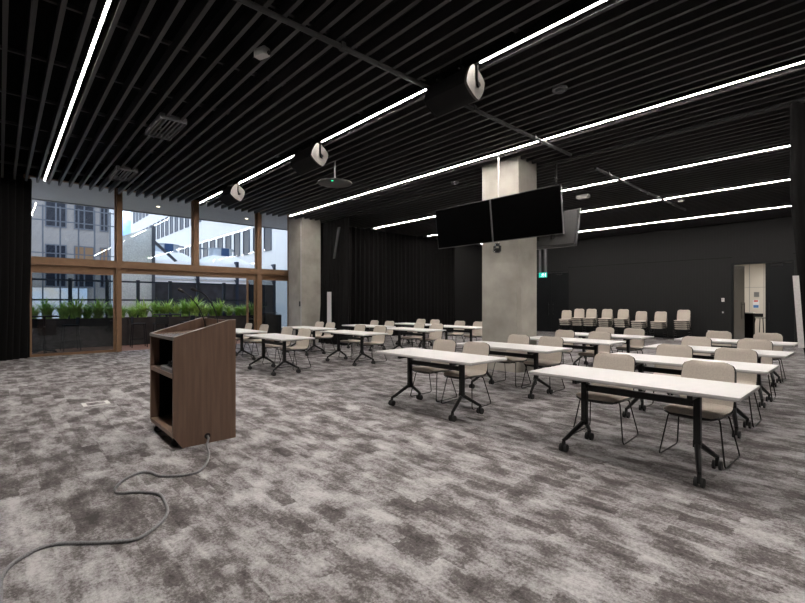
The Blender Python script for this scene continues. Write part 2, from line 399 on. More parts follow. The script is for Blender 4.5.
# ------------------------------------------------------------------ glazing
def frame(bm, x0, x1, z0, z1, w, y0=YW - .05, y1=YW + .07):
    box(bm, x0, x0 + w, y0, y1, z0, z1); box(bm, x1 - w, x1, y0, y1, z0, z1)
    box(bm, x0 + w, x1 - w, y0, y1, z0, z0 + w); box(bm, x0 + w, x1 - w, y0, y1, z1 - w, z1)
    return bm
def pane(parent, x0, x1, z0, z1, y, m):
    return structure('window_pane', box(B(), x0, x1, y, y + .008, z0, z1), m, parent)
TB, TT = 2.49, 2.67
uppers = [(0.56, 2.55), (2.68, 4.71), (4.87, 6.89), (7.06, 8.20)]
for i, (a, b) in enumerate(uppers):
    o = structure('window_%d' % (i + 1), frame(B(), a, b, TT, 4.86, .035, YW - .02, YW + .06), M_bronze)
    pane(o, a + .035, b - .035, TT + .035, 4.825, YW + .02, G_clear)
bm = B()
for a, b, z in ((0.46, 0.56, 4.86), (2.55, 2.68, 4.86), (6.89, 7.06, 4.86)): box(bm, a, b, YW - .10, YW + .12, 0, z)
box(bm, 4.71, 4.87, YW - .10, YW + .12, TT, 4.86)
for a, b in ((0.56, 2.55), (2.68, 6.89), (7.06, 8.2)):
    box(bm, a, b, YW - .10, YW + .12, TB, TT)
    box(bm, a, b, YW + .03, YW + .12, TB - .15, TB)
structure('trim_7', bm, M_bronze)
# sliding leaves: one closed at left, one slid back at right, one fixed pane by the pillar
o = structure('door_5', frame(B(), .56, 2.55, 0.0, TB - .15, .07, YW - .04, YW + .02), M_bronze)
pane(o, .63, 2.48, .07, TB - .22, YW - .014, G_tint)
o = structure('door_6', frame(B(), 6.56, 6.89, 0.0, TB - .15, .06, YW + .03, YW + .09), M_bronze)
pane(o, 6.62, 6.83, .06, TB - .21, YW + .05, G_tint)
o = structure('window_5', frame(B(), 7.06, 8.2, 0.0, TB - .15, .05, YW - .02, YW + .04), M_bronze)
pane(o, 7.11, 8.15, .05, TB - .2, YW + .005, G_tint)

# ------------------------------------------------------------------ linear lights
ords = ['first', 'second', 'third', 'fourth', 'fifth', 'sixth']
for i, lx in enumerate(LIGHTX):
    t = thing('linear_light', 'long warm white linear ceiling light between slats, %s counting from the window corner at left' % ords[i], 'ceiling light', (lx, 0, ZS), 0, 'linear ceiling lights')
    link('housing', box(box(box(B(), -.024, .024, -2.5, 13.83, .014, .11), -.024, -.013, -2.5, 13.83, 0, .014), .013, .024, -2.5, 13.83, 0, .014), M_black, t)
    for ya, yb in ([(-2.5, 13.83)] if i != 1 else [(-2.5, 3.40), (4.22, 7.06), (7.94, 10.92), (11.77, 13.83)]):
        dm = B(); prism(dm, [(-.012, .014), (-.012, -.001), (-.009, -.004), (.009, -.004), (.012, -.001), (.012, .014)], 'y', ya, yb)
        link('diffuser', dm, M_lamp, t)

# ------------------------------------------------------------------ ceiling services
def pipe(x0, x1, y, z, hangers, label):
    t = thing('ceiling_pipe', label, 'pipe', (x0, y, z), 0, 'pipes under the slats')
    link('rail', tube(B(), [(0, 0, 0), (x1 - x0, 0, 0)], .03, 10), M_pipe, t, True)
    for hx in hangers:
        b = tube(B(), [(hx - x0, 0, .03), (hx - x0, 0, ZS - z + .16)], .012, 6); box(b, hx - x0 - .03, hx - x0 + .03, -.04, .04, -.03, .045)
        link('hanger', b, M_pipe, t)
pipe(-0.6, 8.35, 4.2, 4.385, (0.6, 2.9, 5.3, 7.0), 'black pipe crossing under the slats above the nearest loudspeaker')
pipe(9.55, 15.95, 4.25, 4.385, (10.2, 12.6, 15.4), 'black pipe crossing under the slats beyond the central pillar')
def grille(x, y, label):
    t = thing('ceiling_vent', label, 'air vent', (x, y, ZS - .10), 0)
    link('frame', frame2 := box(box(box(box(B(), -.20, -.19, -.50, .50, .06, .15), .19, .20, -.50, .50, .06, .15), -.19, .19, -.50, -.49, .06, .15), -.19, .19, .49, .50, .06, .15), M_airvent, t)
    for k in range(6): link('slat', box(B(), -.155 + k * .062 - .008, -.155 + k * .062 + .008, -.49, .49, .07, .085), M_airvent, t)
grille(2.09, 8.3, 'grey slotted air vent among the slats, nearer one')
grille(2.11, 11.95, 'grey slotted air vent among the slats, one nearer the windows')
def speaker(y0, y1, label, z=4.23):
    t = thing('loudspeaker', label, 'loudspeaker', (4.42, y0, z), 0, 'loudspeakers under the second light')
    L = y1 - y0
    # rounded-rhomb section: wide at the middle, flat slanting grille
    sec = []
    for k in range(28):
        a = 2 * PI * k / 28; c, s = math.cos(a), math.sin(a); p = 1.35
        rr = (abs(c / .19) ** p + abs(s / .215) ** p) ** (-1 / p)
        px, pz = rr * c, rr * s; ca, sa = math.cos(.28), math.sin(.28)
        sec.append((px * ca - pz * sa, px * sa + pz * ca))
    body = prism(B(), [(a * .985, b * .985) for a, b in sec], 'y', .035, L - .035)
    link('body', body, M_spk, t, True)
    for ya, yb in ((0, .036), (L - .036, L)):
        c = prism(B(), sec, 'y', ya, yb); link('end_cap', c, M_cap if ya == 0 else M_spk, t, True)
    for ye, sg in ((-.018, 1), (L + .018, -1)):
        br = B(); tube(br, fillet([(0, ye, ZS - z - .02), (0, ye, .02), (.03, ye, -.03)], .03), .016, 8); tube(br, [(.03, ye - .012, -.03), (.03, ye + .012, -.03)], .03, 14)
        link('bracket', br, M_liner, t, True)
    for yy in (.18, L - .18):
        c = B(); box(c, -.10, -.04, yy - .03, yy + .03, ZS - z - .06, ZS - z + .02); tube(c, [(-.07, yy, ZS - z), (-.07, yy, ZS - z + .16)], .012, 6)
        tube(c, [(-.14, yy, ZS - z - .02), (.0, yy, ZS - z - .02)], .01, 6)
        link('clamp', c, M_black, t)
speaker(3.47, 4.20, 'black loudspeaker with pale end cap, nearest of the three under the second light')
speaker(7.13, 7.92, 'black loudspeaker with pale end cap, middle of the three, left of the disc')
speaker(10.98, 11.75, 'black loudspeaker with pale end cap, the one nearest the windows')
# disc microphone
t = thing('disc_microphone', 'flat round black disc hanging on a rod with a green light', 'microphone', (5.4, 8.1, 4.07), 0)
link('disc', tube(B(), [(0, 0, -.025), (0, 0, -.012), (0, 0, .012), (0, 0, .028)], [.33, .37, .37, .2], 36), mat('disc_dark', (.05, .047, .045), .5), t, True)
link('rod', tube(B(), [(0, 0, .02), (0, 0, .55)], .018, 8), M_lightgrey, t)
link('indicator_light', cyl(B(), (-.2, -.2, -.026), .022, .012), M_greenled, t)
# small sensors
t = thing('ceiling_sensor', 'small pale box sensor between the slats near the top left', 'sensor', (2.32, 5.04, ZS), .3)
link('body', box(B(), -.05, .05, -.09, .09, -.05, .05, 0, .012), M_lightgrey, t); link('lens', cyl(B(), (.02, -.093, -.015), .025, .02, 'y'), M_black, t)
t = thing('emergency_light', 'small white box light under the slats right of the screens', 'emergency light', (11.95, 5.65, ZS), 0)
link('body', box(B(), -.09, .09, -.17, .17, -.085, 0, 0, .012), M_lightgrey, t); link('lens', box(B(), -.07, .07, -.14, .14, -.10, -.085), M_plate, t)
for xx, yy, nm in ((8.33, 7.19, 'round dark detector left of the central pillar'), (14.6, 4.0, 'small round detector between the two right hand lights'), (5.77, 3.06, 'small round detector right of the nearest loudspeaker')):
    t = thing('smoke_detector', nm, 'detector', (xx, yy, ZS), 0)
    link('base', cyl(B(), (0, 0, -.015), .10, .03), M_vent, t, True); link('cap', cyl(B(), (0, 0, -.045), .055, .03, 'z', 18, 0, .07), M_lightgrey if xx > 9 else M_vent, t, True)

# ------------------------------------------------------------------ curtains
def curtain(name, fn, n, z0, z1, label, depth=.07, folds=8, nz=10, band=None, phase=0.0):
    """fn(s, t): ground point and outward normal at s along the track and height t (0 floor .. 1 top)"""
    rnd = random.Random(len(name) + n); jit = [rnd.uniform(.6, 1.2) for _ in range(folds * 2 + 4)]
    def pt(i, j, off=0.0):
        s = i / n; tt = j / nz; p, q = fn(s, tt)
        w = math.sin(2 * PI * folds * s + phase + .5 * math.sin(3 * tt + 9 * s)) * depth * jit[int(s * folds * 2)] * (1.12 - .35 * tt)
        return Vector((p[0] + q[0] * (w + off), p[1] + q[1] * (w + off), z0 + (z1 - z0) * tt))
    bm = B()
    f = [[bm.verts.new(pt(i, j, .006)) for j in range(nz + 1)] for i in range(n + 1)]
    g = [[bm.verts.new(pt(i, j, -.006)) for j in range(nz + 1)] for i in range(n + 1)]
    for i in range(n):
        for j in range(nz):
            bm.faces.new((f[i][j], f[i + 1][j], f[i + 1][j + 1], f[i][j + 1])); bm.faces.new((g[i][j], g[i][j + 1], g[i + 1][j + 1], g[i + 1][j]))
        bm.faces.new((f[i][0], g[i][0], g[i + 1][0], f[i + 1][0])); bm.faces.new((f[i][nz], f[i + 1][nz], g[i + 1][nz], g[i][nz]))
    for j in range(nz):
        bm.faces.new((f[0][j], f[0][j + 1], g[0][j + 1], g[0][j])); bm.faces.new((f[n][j], g[n][j], g[n][j + 1], f[n][j + 1]))
    o = link(name, bm, M_curtain, None, True)
    return tag(o, label, 'curtain')
def arc_left(s, t):
    # gathered bundle at the corner by the glass
    a = -0.5 + s * 2.6
    px = -0.50 + 1.145 * s - .09 * (1 - t) ** 2; py = 14.72 + .62 * s * s - .10 * (1 - t)
    q = Vector((.75, -.66)); q.normalize()
    return (px, py), q
curtain('curtain', arc_left, 120, .015, 4.72, 'full black curtain gathered at the left end of the window wall', .10, 8)
def arc_long(s, t): return (8.95 + 7.95 * s, 14.62 - .05), (0, -1)
curtain('curtain', arc_long, 420, .015, 4.75, 'long black pleated curtain along the wall behind the left tables', .075, 34)
def arc_mid(s, t):
    y1 = 13.88; y0 = 12.45 - .25 * (1 - t)
    return (8.80 - .22 * (1 - t) ** 1.5 + .05 * s, y1 + .0 + (y0 - y1) * s), (-1, 0)
c2 = curtain('curtain', arc_mid, 100, .015, 4.5, 'black curtain gathered beside the pillar at the end of the glass', .08, 7)
link('reflective_strip', box(B(), 8.50, 8.51, 12.98, 13.24, .55, 1.84), M_band, c2)['label'] = 'pale grey strip'
b = B(); prism(b, [(12.55, 4.05), (12.68, 4.05), (12.98, 3.0), (12.88, 3.0)], 'x', 8.57, 8.60)
link('track_arm', b, M_tvback, c2)['label'] = 'grey arm near the top'
def arc_right(s, t):
    e = .955 - .17 * max(0, (0.66 - t) / .66) ** .7 - .16 * max(0, .14 - t) / .14
    return (8.72 - .05 * math.sin(s * 5), e - s * 1.35), (-1, 0)
c3 = curtain('curtain', arc_right, 90, .015, 4.42, 'black curtain hanging at the far right edge beside the last tables', .07, 7)
b = B(); prism(b, [(.845, 1.85), (.915, 1.85), (.852, .80), (.785, .80)], 'x', 8.60, 8.612)
link('edge_band', b, M_band, c3)['label'] = 'pale grey fabric band'
# track for the dividing curtain
tag(link('curtain_track', box(B(), 8.70, 8.76, -2.2, 14.0, ZS - .05, ZS - .005), M_black), 'black curtain track running under the slats past the central pillar', 'curtain track')

# ------------------------------------------------------------------ screens and camera
def screen(x, yc, z, tilt, face, label, w=1.46, h=.86):
    t = thing('display_screen', label, 'screen', (x, yc, z), 0, None)
    t.rotation_euler = (0, tilt, 0)
    s = -1 if face < 0 else 1
    link('bezel', box(B(), -.02, .02, -w / 2, w / 2, -h / 2, h / 2, 0, .004), M_bezel, t)
    a, b = sorted((s * .0205, s * .023))
    link('panel', box(B(), a, b, -w / 2 + .012, w / 2 - .012, -h / 2 + .014, h / 2 - .012), M_screen, t)
    a, b = sorted((-s * .02, -s * .055))
    link('back_cover', box(B(), a, b, -w / 2 + .03, w / 2 - .03, -h / 2 + .03, h / 2 - .03, 0, .01), M_tvback, t)
    a, b = sorted((-s * .055, -s * .11))
    bm = box(B(), a, b, -.20, -.15, -.25, .25); box(bm, a, b, .15, .20, -.25, .25); box(bm, a, b, -.15, .15, -.05, .05)
    link('wall_bracket', bm, M_black, t)
    return t
screen(7.29, 6.07, 3.10, math.radians(-7), -1, 'black flat screen, left of the pair hanging before the pillar', 1.49)
screen(7.29, 4.56, 3.10, math.radians(-7), -1, 'black flat screen, right of the pair hanging before the pillar', 1.49)
screen(8.92, 5.02, 3.04, math.radians(13), 1, 'grey backed screen turned away, showing past the right edge of the front pair', 1.42, .82)
t = thing('screen_mount', 'pale pole from the ceiling carrying the front pair of screens', 'screen mount', (7.5, 5.31, 0), 0)
link('pole', tube(B(), [(0, 0, 2.66), (0, 0, 4.6)], .015, 10), M_lightgrey, t)
link('crossbar', box(B(), -.05, -.02, -1.2, 1.2, 3.05, 3.15), M_black, t)
link('ceiling_plate', box(B(), -.08, .08, -.08, .08, ZS - .02, ZS), M_black, t)
t = thing('screen_mount', 'dark poles from the ceiling carrying the rear screen', 'screen mount', (8.74, 5.02, 0), 0)
for yy in (-.3, .3): link('pole', tube(B(), [(0, yy, 2.9), (0, yy, 4.6)], .025, 10), M_black, t)
link('crossbar', box(B(), -.02, .02, -.45, .45, 2.98, 3.06), M_black, t)
t = thing('tracking_camera', 'small dark camera under the screens on the pale pole', 'camera', (7.46, 5.31, 2.60), 0)
link('base', cyl(B(), (0, 0, .03), .05, .06), M_chrome, t, True)
link('arm', box(box(B(), -.03, .03, -.075, -.055, -.10, .01), -.03, .03, .055, .075, -.10, .01), M_black, t)
link('camera_head', tube(B(), [(-.09, -.0, -.09), (-.06, 0, -.085), (.05, 0, -.075), (.07, 0, -.07)], [.035, .052, .055, .04], 14), M_black, t, True)
link('lens', cyl(B(), (-.1, 0, -.092), .025, .02, 'x'), M_chrome, t, True)

# exit sign on two rods
t = thing('exit_sign', 'green emergency exit sign with running figure over the left black doors', 'exit sign', (19.3, 11.10, 2.68), 0)
link('sign_box', box(B(), -.03, .03, -.20, .20, 0, .23, 0, .006), M_exit, t)
fig = B()
def dot(y, z, r): tube(fig, [(-.036, y, z), (-.030, y, z)], r, 12)
def limb(a, b, r=.011): tube(fig, [(-.033, a[0], a[1]), (-.033, b[0], b[1])], r, 6)
dot(-.02, .185, .022)
limb((-.015, .16), (.0, .10), .018); limb((0, .10), (.045, .07)); limb((.045, .07), (.085, .045)); limb((.0, .10), (-.04, .065)); limb((-.04, .065), (-.03, .02))
limb((-.015, .155), (.035, .13)); limb((.035, .13), (.05, .155)); limb((-.02, .155), (-.06, .13)); limb((-.06, .13), (-.085, .10))
box(fig, -.036, -.031, -.17, -.13, .03, .20)
link('running_figure', fig, M_exitw, t)
for yy in (-.15, .15): link('hanger', box(B(), -.03, .03, yy - .05, yy + .05, .23, ZS - 2.68), M_vent, t)
# switches and sockets on the back wall
for yy, zz, m, nm in ((4.19, 1.57, M_plate, 'white switch plate left of the open doorway, upper one'), (4.19, 1.09, M_dark, 'dark switch plate left of the open doorway, lower one')):
    t = thing('wall_switch', nm, 'switch', (XR - .02, yy, zz), 0)
    link('plate', box(B(), -.008, .02, -.045, .045, -.07, .07, 0, .004), m, t); link('rocker', box(B(), -.016, -.008, -.02, .02, -.03, .03), M_lightgrey, t)
for yy, m, nm in ((4.60, M_plate, 'white socket low on the black wall, left of the doorway'), (4.40, M_vent, 'grey socket low on the black wall, closest to the doorway')):
    t = thing('wall_socket', nm, 'socket', (XR - .02, yy, .30), 0)
    link('plate', box(B(), -.008, .02, -.08, .08, -.07, .07, 0, .004), m, t)
t = thing('pillar_switch', 'small black switch on the pillar by the glass', 'switch', (7.925, 14.12, 1.42), 0)
link('plate', box(B(), -.012, 0, -.05, .05, -.09, .09, 0, .004), M_black, t)
# lobby contents
t = thing('notice_poster', 'small red, white and blue notice on the lobby wall', 'poster', (26.98, 4.20, 1.40), 0)
link('sheet', box(B(), 0, .01, -.12, .12, -.20, .20), M_poster, t)
link('red_block', box(B(), -.004, 0, -.08, .08, .11, .18), M_red, t); link('blue_block', box(B(), -.004, 0, -.10, .10, -.18, -.05), M_pblue, t)
t = thing('wall_panel_box', 'small grey control box on the lobby wall above the notice', 'control box', (26.98, 4.18, 1.86), 0)
link('plate', box(B(), 0, .02, -.10, .10, -.12, .12), M_grey, t)
t = thing('lobby_counter', 'dark counter seen through the open doorway', 'counter', (23.1, 3.66, 0), 0)
link('body', box(B(), -.2, .2, .0, 1.3, 0, 1.02), M_liner, t); link('counter_top', box(B(), -.24, .24, -.01, 1.35, 1.02, 1.07), M_plate, t)
t = thing('lobby_stool', 'dark high stool standing beyond the lobby counter', 'stool', (25.0, 3.70, 0), .7)
b = B(); box(b, -.18, .18, -.18, .18, .77, .80, 0, .012); link('seat', b, M_dark, t)
b = B(); box(b, .15, .18, -.17, .17, .82, .98, 0, .01); link('backrest', b, M_dark, t)
for sx in (-1, 1):
    for sy in (-1, 1): link('leg', tube(B(), [(sx * .15, sy * .15, .76), (sx * .24, sy * .24, 0)], .016, 6), M_dark, t)
lob = bpy.data.lights.new('lobby_downlight', 'AREA'); lob.shape = 'RECTANGLE'; lob.size = 2.4; lob.size_y = 2.4; lob.energy = 140; lob.color = (1, .95, .88)
lo = bpy.data.objects.new('lobby_downlight', lob); COL.objects.link(lo); lo.location = (24.2, 3.3, 3.36)

# ------------------------------------------------------------------ tables
TH = .735
def make_table():
    t = thing('folding_table', 'x', 'table', (0, 0, 0), 0, 'white training tables')
    link('table_top', box(B(), -.38, .38, -.9, .9, TH - .022, TH, 0, .003), M_white, t)
    link('edge_band', box(B(), -.374, .374, -.894, .894, TH - .034, TH - .022), M_edge, t)
    px = -.14; yo = -.08
    link('crossbar', box(box(B(), px - .02, px + .02, yo - .47, yo + .47, .575, .635), px - .03, px + .03, yo - .47, yo + .47, TH - .06, TH - .034), M_black, t)
    for sy in (-1, 1):
        y = yo + sy * .485; yf = yo + sy * .565
        link('post', box(B(), px - .032, px + .032, y - .026, y + .026, .25, TH - .034, 0, .008), M_black, t)
        br = box(B(), px - .22, px + .40, y - .02, y + .02, TH - .07, TH - .034); cyl(br, (px, y - sy * .03, .62), .03, .03, 'y', 14)
        link('tilt_bracket', br, M_black, t)
        f = B()
        for s, ex in ((-1, px - .275), (1, px + .275)):
            prof = [(px, .255), (px + s * .04, .25), (ex - s * .03, .125), (ex, .112), (ex, .085)]
            tube(f, [(a, y + (yf - y) * min(1, abs(a - px) / .275), z) for a, z in prof], [.026, .025, .02, .018, .016], 8)
        box(f, px - .034, px + .034, y - .028, y + .028, .235, .30, 0, .006)
        foot = link('foot', f, M_black, t, True)
        for ex in (px - .275, px + .275):
            c = B()
            for dy in (-.024, .024): cyl(c, (ex, yf + dy, .038), .038, .02, 'y', 20)
            cyl(c, (ex, yf, .038), .012, .05, 'y', 10); box(c, ex - .016, ex + .016, yf - .012, yf + .012, .04, .10)
            link('caster', c, M_rubber, foot, True)
    return t
def sheet(bm, prof, wid, dish, thick, m, cornerA, cornerB):
    """upholstered sheet following a side profile; corners rounded at the ends of the profile"""
    n = len(prof); M = 10; top = []; bot = []
    L = [0.0]
    for a, b in zip(prof, prof[1:]): L.append(L[-1] + math.dist(a, b))
    for i, (px, pz) in enumerate(prof):
        a = prof[max(i - 1, 0)]; b = prof[min(i + 1, n - 1)]
        tx, tz = b[0] - a[0], b[1] - a[1]; q = math.hypot(tx, tz); nx, nzz = -tz / q, tx / q
        w = wid(i / (n - 1))
        for rad, dist in ((cornerA, L[i]), (cornerB, L[-1] - L[i])):
            if rad and dist < rad: w -= rad - math.sqrt(max(0, rad * rad - (rad - dist) ** 2))
        ra, rb = [], []
        for k in range(M + 1):
            u = -1 + 2 * k / M; y = w * u
            e = thick * (1 - .75 * abs(u) ** 6); dd = dish(i / (n - 1)) * u * u
            if cornerA and i == 0 or cornerB and i == n - 1: e *= .45
            ra.append(bm.verts.new((px + nx * (dd + e), y, pz + nzz * (dd + e)))); rb.append(bm.verts.new((px + nx * dd, y, pz + nzz * dd)))
        top.append(ra); bot.append(rb)
    for i in range(n - 1):
        for k in range(M):
            bm.faces.new((top[i][k], top[i + 1][k], top[i + 1][k + 1], top[i][k + 1])); bm.faces.new((bot[i][k], bot[i][k + 1], bot[i + 1][k + 1], bot[i + 1][k]))
        for k in (0, M): bm.faces.new((top[i][k], bot[i][k], bot[i + 1][k], top[i + 1][k]))
    for i in (0, n - 1):
        for k in range(M): bm.faces.new((top[i][k], top[i][k + 1], bot[i][k + 1], bot[i][k]))
    return bm
def resample(pts, n):
    P = smooth_path([(a, 0, b) for a, b in pts], 10); P = [(p.x, p.z) for p in P]
    L = [0.0]
    for a, b in zip(P, P[1:]): L.append(L[-1] + math.dist(a, b))
    out = []
    for k in range(n):
        s = L[-1] * k / (n - 1); i = max(j for j in range(len(L)) if L[j] <= s + 1e-9); i = min(i, len(P) - 2)
        f = (s - L[i]) / max(L[i + 1] - L[i], 1e-9); out.append((P[i][0] + (P[i + 1][0] - P[i][0]) * f, P[i][1] + (P[i + 1][1] - P[i][1]) * f))
    return out
# side profile, front at -x; normal of the sheet points up / forwards (towards the sitter)
FULL = resample([(-.27, .425), (-.24, .445), (-.1, .44), (.08, .428), (.17, .442), (.215, .50), (.245, .60), (.285, .73), (.320, .862)], 36)
SEAT = FULL[:19]; BACK = FULL[18:]
def make_chair():
    t = thing('sled_chair', 'x', 'chair', (0, 0, 0), 0, None)
    dish_s = lambda s: .012 * s; dish_b = lambda s: .012 + .035 * math.sin(min(1, s * 1.2) * PI * .5)
    link('seat', sheet(B(), SEAT, lambda s: .238 - .014 * s, dish_s, .034, None, .07, 0), M_beige, t, True)
    link('backrest', sheet(B(), BACK, lambda s: .222 + .006 * math.sin(s * PI) - .010 * s, lambda s: .012 + .028 * min(1, s * 2), .030, None, 0, .075), M_beige, t, True)
    sh = B(); low = [(a + .010 * (0 if i < 19 else 1), b - (.028 if i < 18 else .014 if i < 22 else .005)) for i, (a, b) in enumerate(FULL)]
    sheet(sh, low, lambda s: .234 - .008 * s, lambda s: .012 + .026 * max(0, min(1, (s - .45) * 3)), .020, None, .07, .075)
    link('shell', sh, M_shell, t, True)['label'] = 'black outer shell'
    for sy in (-1, 1):
        y = sy * .205; yo = sy * .262
        path = fillet([(-.10, sy * .16, .405), (-.17, y, .405), (-.255, yo, .007), (.245, yo, .007), (.115, y, .40), (.06, sy * .16, .405)], .045, 4)
        link('leg', tube(B(), path, .0065, 7), M_black, t, True)
    link('under_frame', box(tube(tube(B(), [(-.12, -.17, .405), (-.12, .17, .405)], .008, 6), [(.07, -.17, .403), (.07, .17, .403)], .008, 6), -.12, .07, -.05, .05, .408, .416), M_black, t)
    return t
tab0 = make_table(); ch0 = make_chair(); index_children()
rows = ['front', 'second', 'third', 'last']
cols = ['rightmost', 'second from the right', 'third from the right', 'leftmost']
# (column, row, x centre, y centre, [(chair x, chair y, turn)])
LAY = [
 (0, 0, 4.48, 1.63, [(4.91, 2.07, .06), (4.91, 1.19, -.03)]), (0, 1, 6.26, 1.72, [(6.69, 1.98, .02), (6.69, 1.29, 0)]),
 (0, 2, 8.20, 1.79, [(8.63, 2.21, -.04), (8.63, 1.39, .05)]), (0, 3, 10.30, 1.94, [(10.73, 2.32, 0), (10.73, 1.52, .04)]),
 (1, 0, 4.51, 4.22, [(4.94, 4.69, .05), (4.94, 4.05, .10)]), (1, 1, 6.34, 4.25, [(6.77, 4.53, .02), (6.77, 3.89, .02)]),
 (1, 2, 8.29, 4.17, [(8.72, 4.66, -.03), (8.72, 3.89, .05)]), (1, 3, 10.05, 4.26, [(10.48, 4.54, .0), (10.48, 3.87, .03)]),
 (2, 0, 4.43, 8.84, [(4.86, 9.70, .10), (4.86, 8.87, .14)]), (2, 1, 6.42, 8.85, [(6.85, 9.46, .05), (6.85, 8.61, .08)]),
 (2, 2, 8.45, 8.82, [(8.88, 9.28, -.05), (8.88, 8.54, .06)]), (2, 3, 10.4, 8.80, [(10.83, 9.36, .0), (10.83, 8.57, .05)]),
 (3, 0, 4.62, 11.45, [(5.05, 12.40, .0), (5.05, 11.37, .08)]), (3, 1, 6.64, 11.36, [(7.07, 11.83, .05), (7.07, 11.21, .08)]),
 (3, 2, 8.62, 11.06, [(9.05, 11.60, -.04), (9.05, 10.80, .04)]), (3, 3, 10.6, 10.95, [(11.03, 11.35, .03), (11.03, 10.66, .02)]),
]
first = True
for c, r, tx, ty, chs in LAY:
    t = tab0 if first else copy_tree(tab0)
    t.location = (tx, ty, 0)
    t['label'] = 'white topped black legged table, %s table of the %s row' % (cols[c], rows[r])
    for k, (cx, cy, a) in enumerate(chs):
        ch = ch0 if first and k == 0 else copy_tree(ch0)
        ch.location = (cx, cy, 0); ch.rotation_euler = (0, 0, a)
        ch['label'] = 'beige chair, %s of two behind the %s table of the %s row' % ('left' if k == 0 else 'right', cols[c], rows[r])
        ch['group'] = 'chairs at the tables'
    first = False
# stacks along the black wall
lvl = ['topmost', 'second from top', 'third from top', 'fourth from top', 'bottom']
o8 = ['first', 'second', 'third', 'fourth', 'fifth', 'sixth', 'seventh', 'eighth']
STK = [(10.15, 4, .22), (9.53, 5, .18), (8.98, 5, .10), (8.29, 5, .04), (7.61, 5, .02), (6.91, 4, -.05), (6.17, 4, -.03), (5.33, 5, .04)]
for i, (yy, n, a) in enumerate(STK):
    for k in range(n):
        ch = copy_tree(ch0); z = (n - 1 - k) * .078
        ch.location = (19.72 - (n - 1 - k) * .022, yy, z); ch.rotation_euler = (0, 0, a)
        pos = 'bottom' if k == n - 1 else lvl[k]
        ch['label'] = 'beige chair by black wall, %s of the %s stack from left' % (pos, o8[i])
        ch['group'] = 'stacked chairs along the black wall'

# ------------------------------------------------------------------ lectern
t = thing('lectern', 'walnut lectern with open shelves on castors and a slanted top', 'lectern', (1.26, 4.73, 0), 0)
side = [(0, .13), (.085, .0), (.62, .0), (.62, 1.268), (.55, 1.268), (0, 1.105)]
D = .91
for ya, yb in ((0, .028), (D - .028, D)):
    p = link('side_panel', prism(B(), side, 'y', ya, yb), M_wood, t)
    e = prism(B(), [(0, 1.105), (.55, 1.268), (.62, 1.268), (.62, 1.272), (.549, 1.272), (0, 1.109)], 'y', ya - .0005, yb + .0005)
    link('edge_strip', e, M_woodedge, p)
link('front_panel', box(B(), .592, .62, .028, D - .028, .05, 1.262), M_wood, t)
link('desk_top', prism(B(), [(.002, 1.098), (.592, 1.140), (.592, 1.115), (.002, 1.073)], 'y', .028, D - .028), M_woodin, t)
link('front_lip', box(B(), -.004, .010, .0, D, 1.078, 1.108), M_woodedge, t)['label'] = 'pale front lip'
for z in (.105, .695): link('shelf', box(B(), .004, .56, .028, D - .028, z, z + .045), M_shelf, t)
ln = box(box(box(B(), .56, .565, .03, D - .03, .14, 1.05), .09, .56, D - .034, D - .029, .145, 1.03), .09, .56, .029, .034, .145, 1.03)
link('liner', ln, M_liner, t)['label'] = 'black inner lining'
link('plinth', box(B(), .11, .58, .06, D - .06, .075, .11), M_black, t)
for cx in (.05, .52):
    for cy in (.12, D - .12):
        c = B(); cyl(c, (cx, cy, .036), .036, .03, 'y', 18); box(c, cx - .02, cx + .02, cy - .02, cy + .02, .05, .08)
        w_ = link('caster', c, M_rubber, t, True)
    h_ = B(); cyl(h_, (cx, cy, .036), .024, .036, 'y', 14); link('hub', h_, M_chrome, w_, True)['label'] = 'chrome hub'
link('cable_grommet', cyl(B(), (.325, -.001, .075), .03, .008, 'y', 18), M_black, t, True)
# mixer on the lectern's upper shelf
t = thing('audio_mixer', 'small silver audio mixer on the upper shelf of the lectern', 'mixer', (1.27, 4.80, .743), 0)
link('case', prism(B(), [(0, 0), (0, .035), (.17, .075), (.17, 0)], 'y', .02, .42), M_grey, t)
for k in range(6): link('knob', cyl(B(), (.05 + .04 * (k % 2), .06 + .06 * k, .072), .013, .05, 'z', 10), M_chrome, t)
for k in range(2): link('antenna', tube(B(), [(.15, .12 + .16 * k, .07), (.15, .12 + .16 * k, .22)], .006, 6), M_black, t)
def goose(base, path, label):
    t = thing('gooseneck_microphone', label, 'microphone', base, 0, 'lectern microphones')
    pts = smooth_path(path, 6)
    link('base', cyl(B(), (0, 0, .012), .035, .024), M_black, t, True); link('neck', tube(B(), pts, .006, 7), M_black, t, True)
    d = (pts[-1] - pts[-2]).normalized()
    link('capsule', tube(B(), [pts[-1] - d * .02, pts[-1], pts[-1] + d * .045, pts[-1] + d * .055], [.008, .017, .017, .008], 10), M_rubber, t, True)
goose((1.79, 5.40, 1.137), [(0, 0, .01), (-.02, 0, .12), (-.09, 0, .28), (-.19, 0, .40), (-.255, 0, .445)], 'black gooseneck microphone on the lectern, left one')
goose((1.79, 5.00, 1.137), [(0, 0, .01), (-.01, 0, .15), (-.07, 0, .31), (-.15, 0, .41), (-.235, 0, .45)], 'black gooseneck microphone on the lectern, right one')
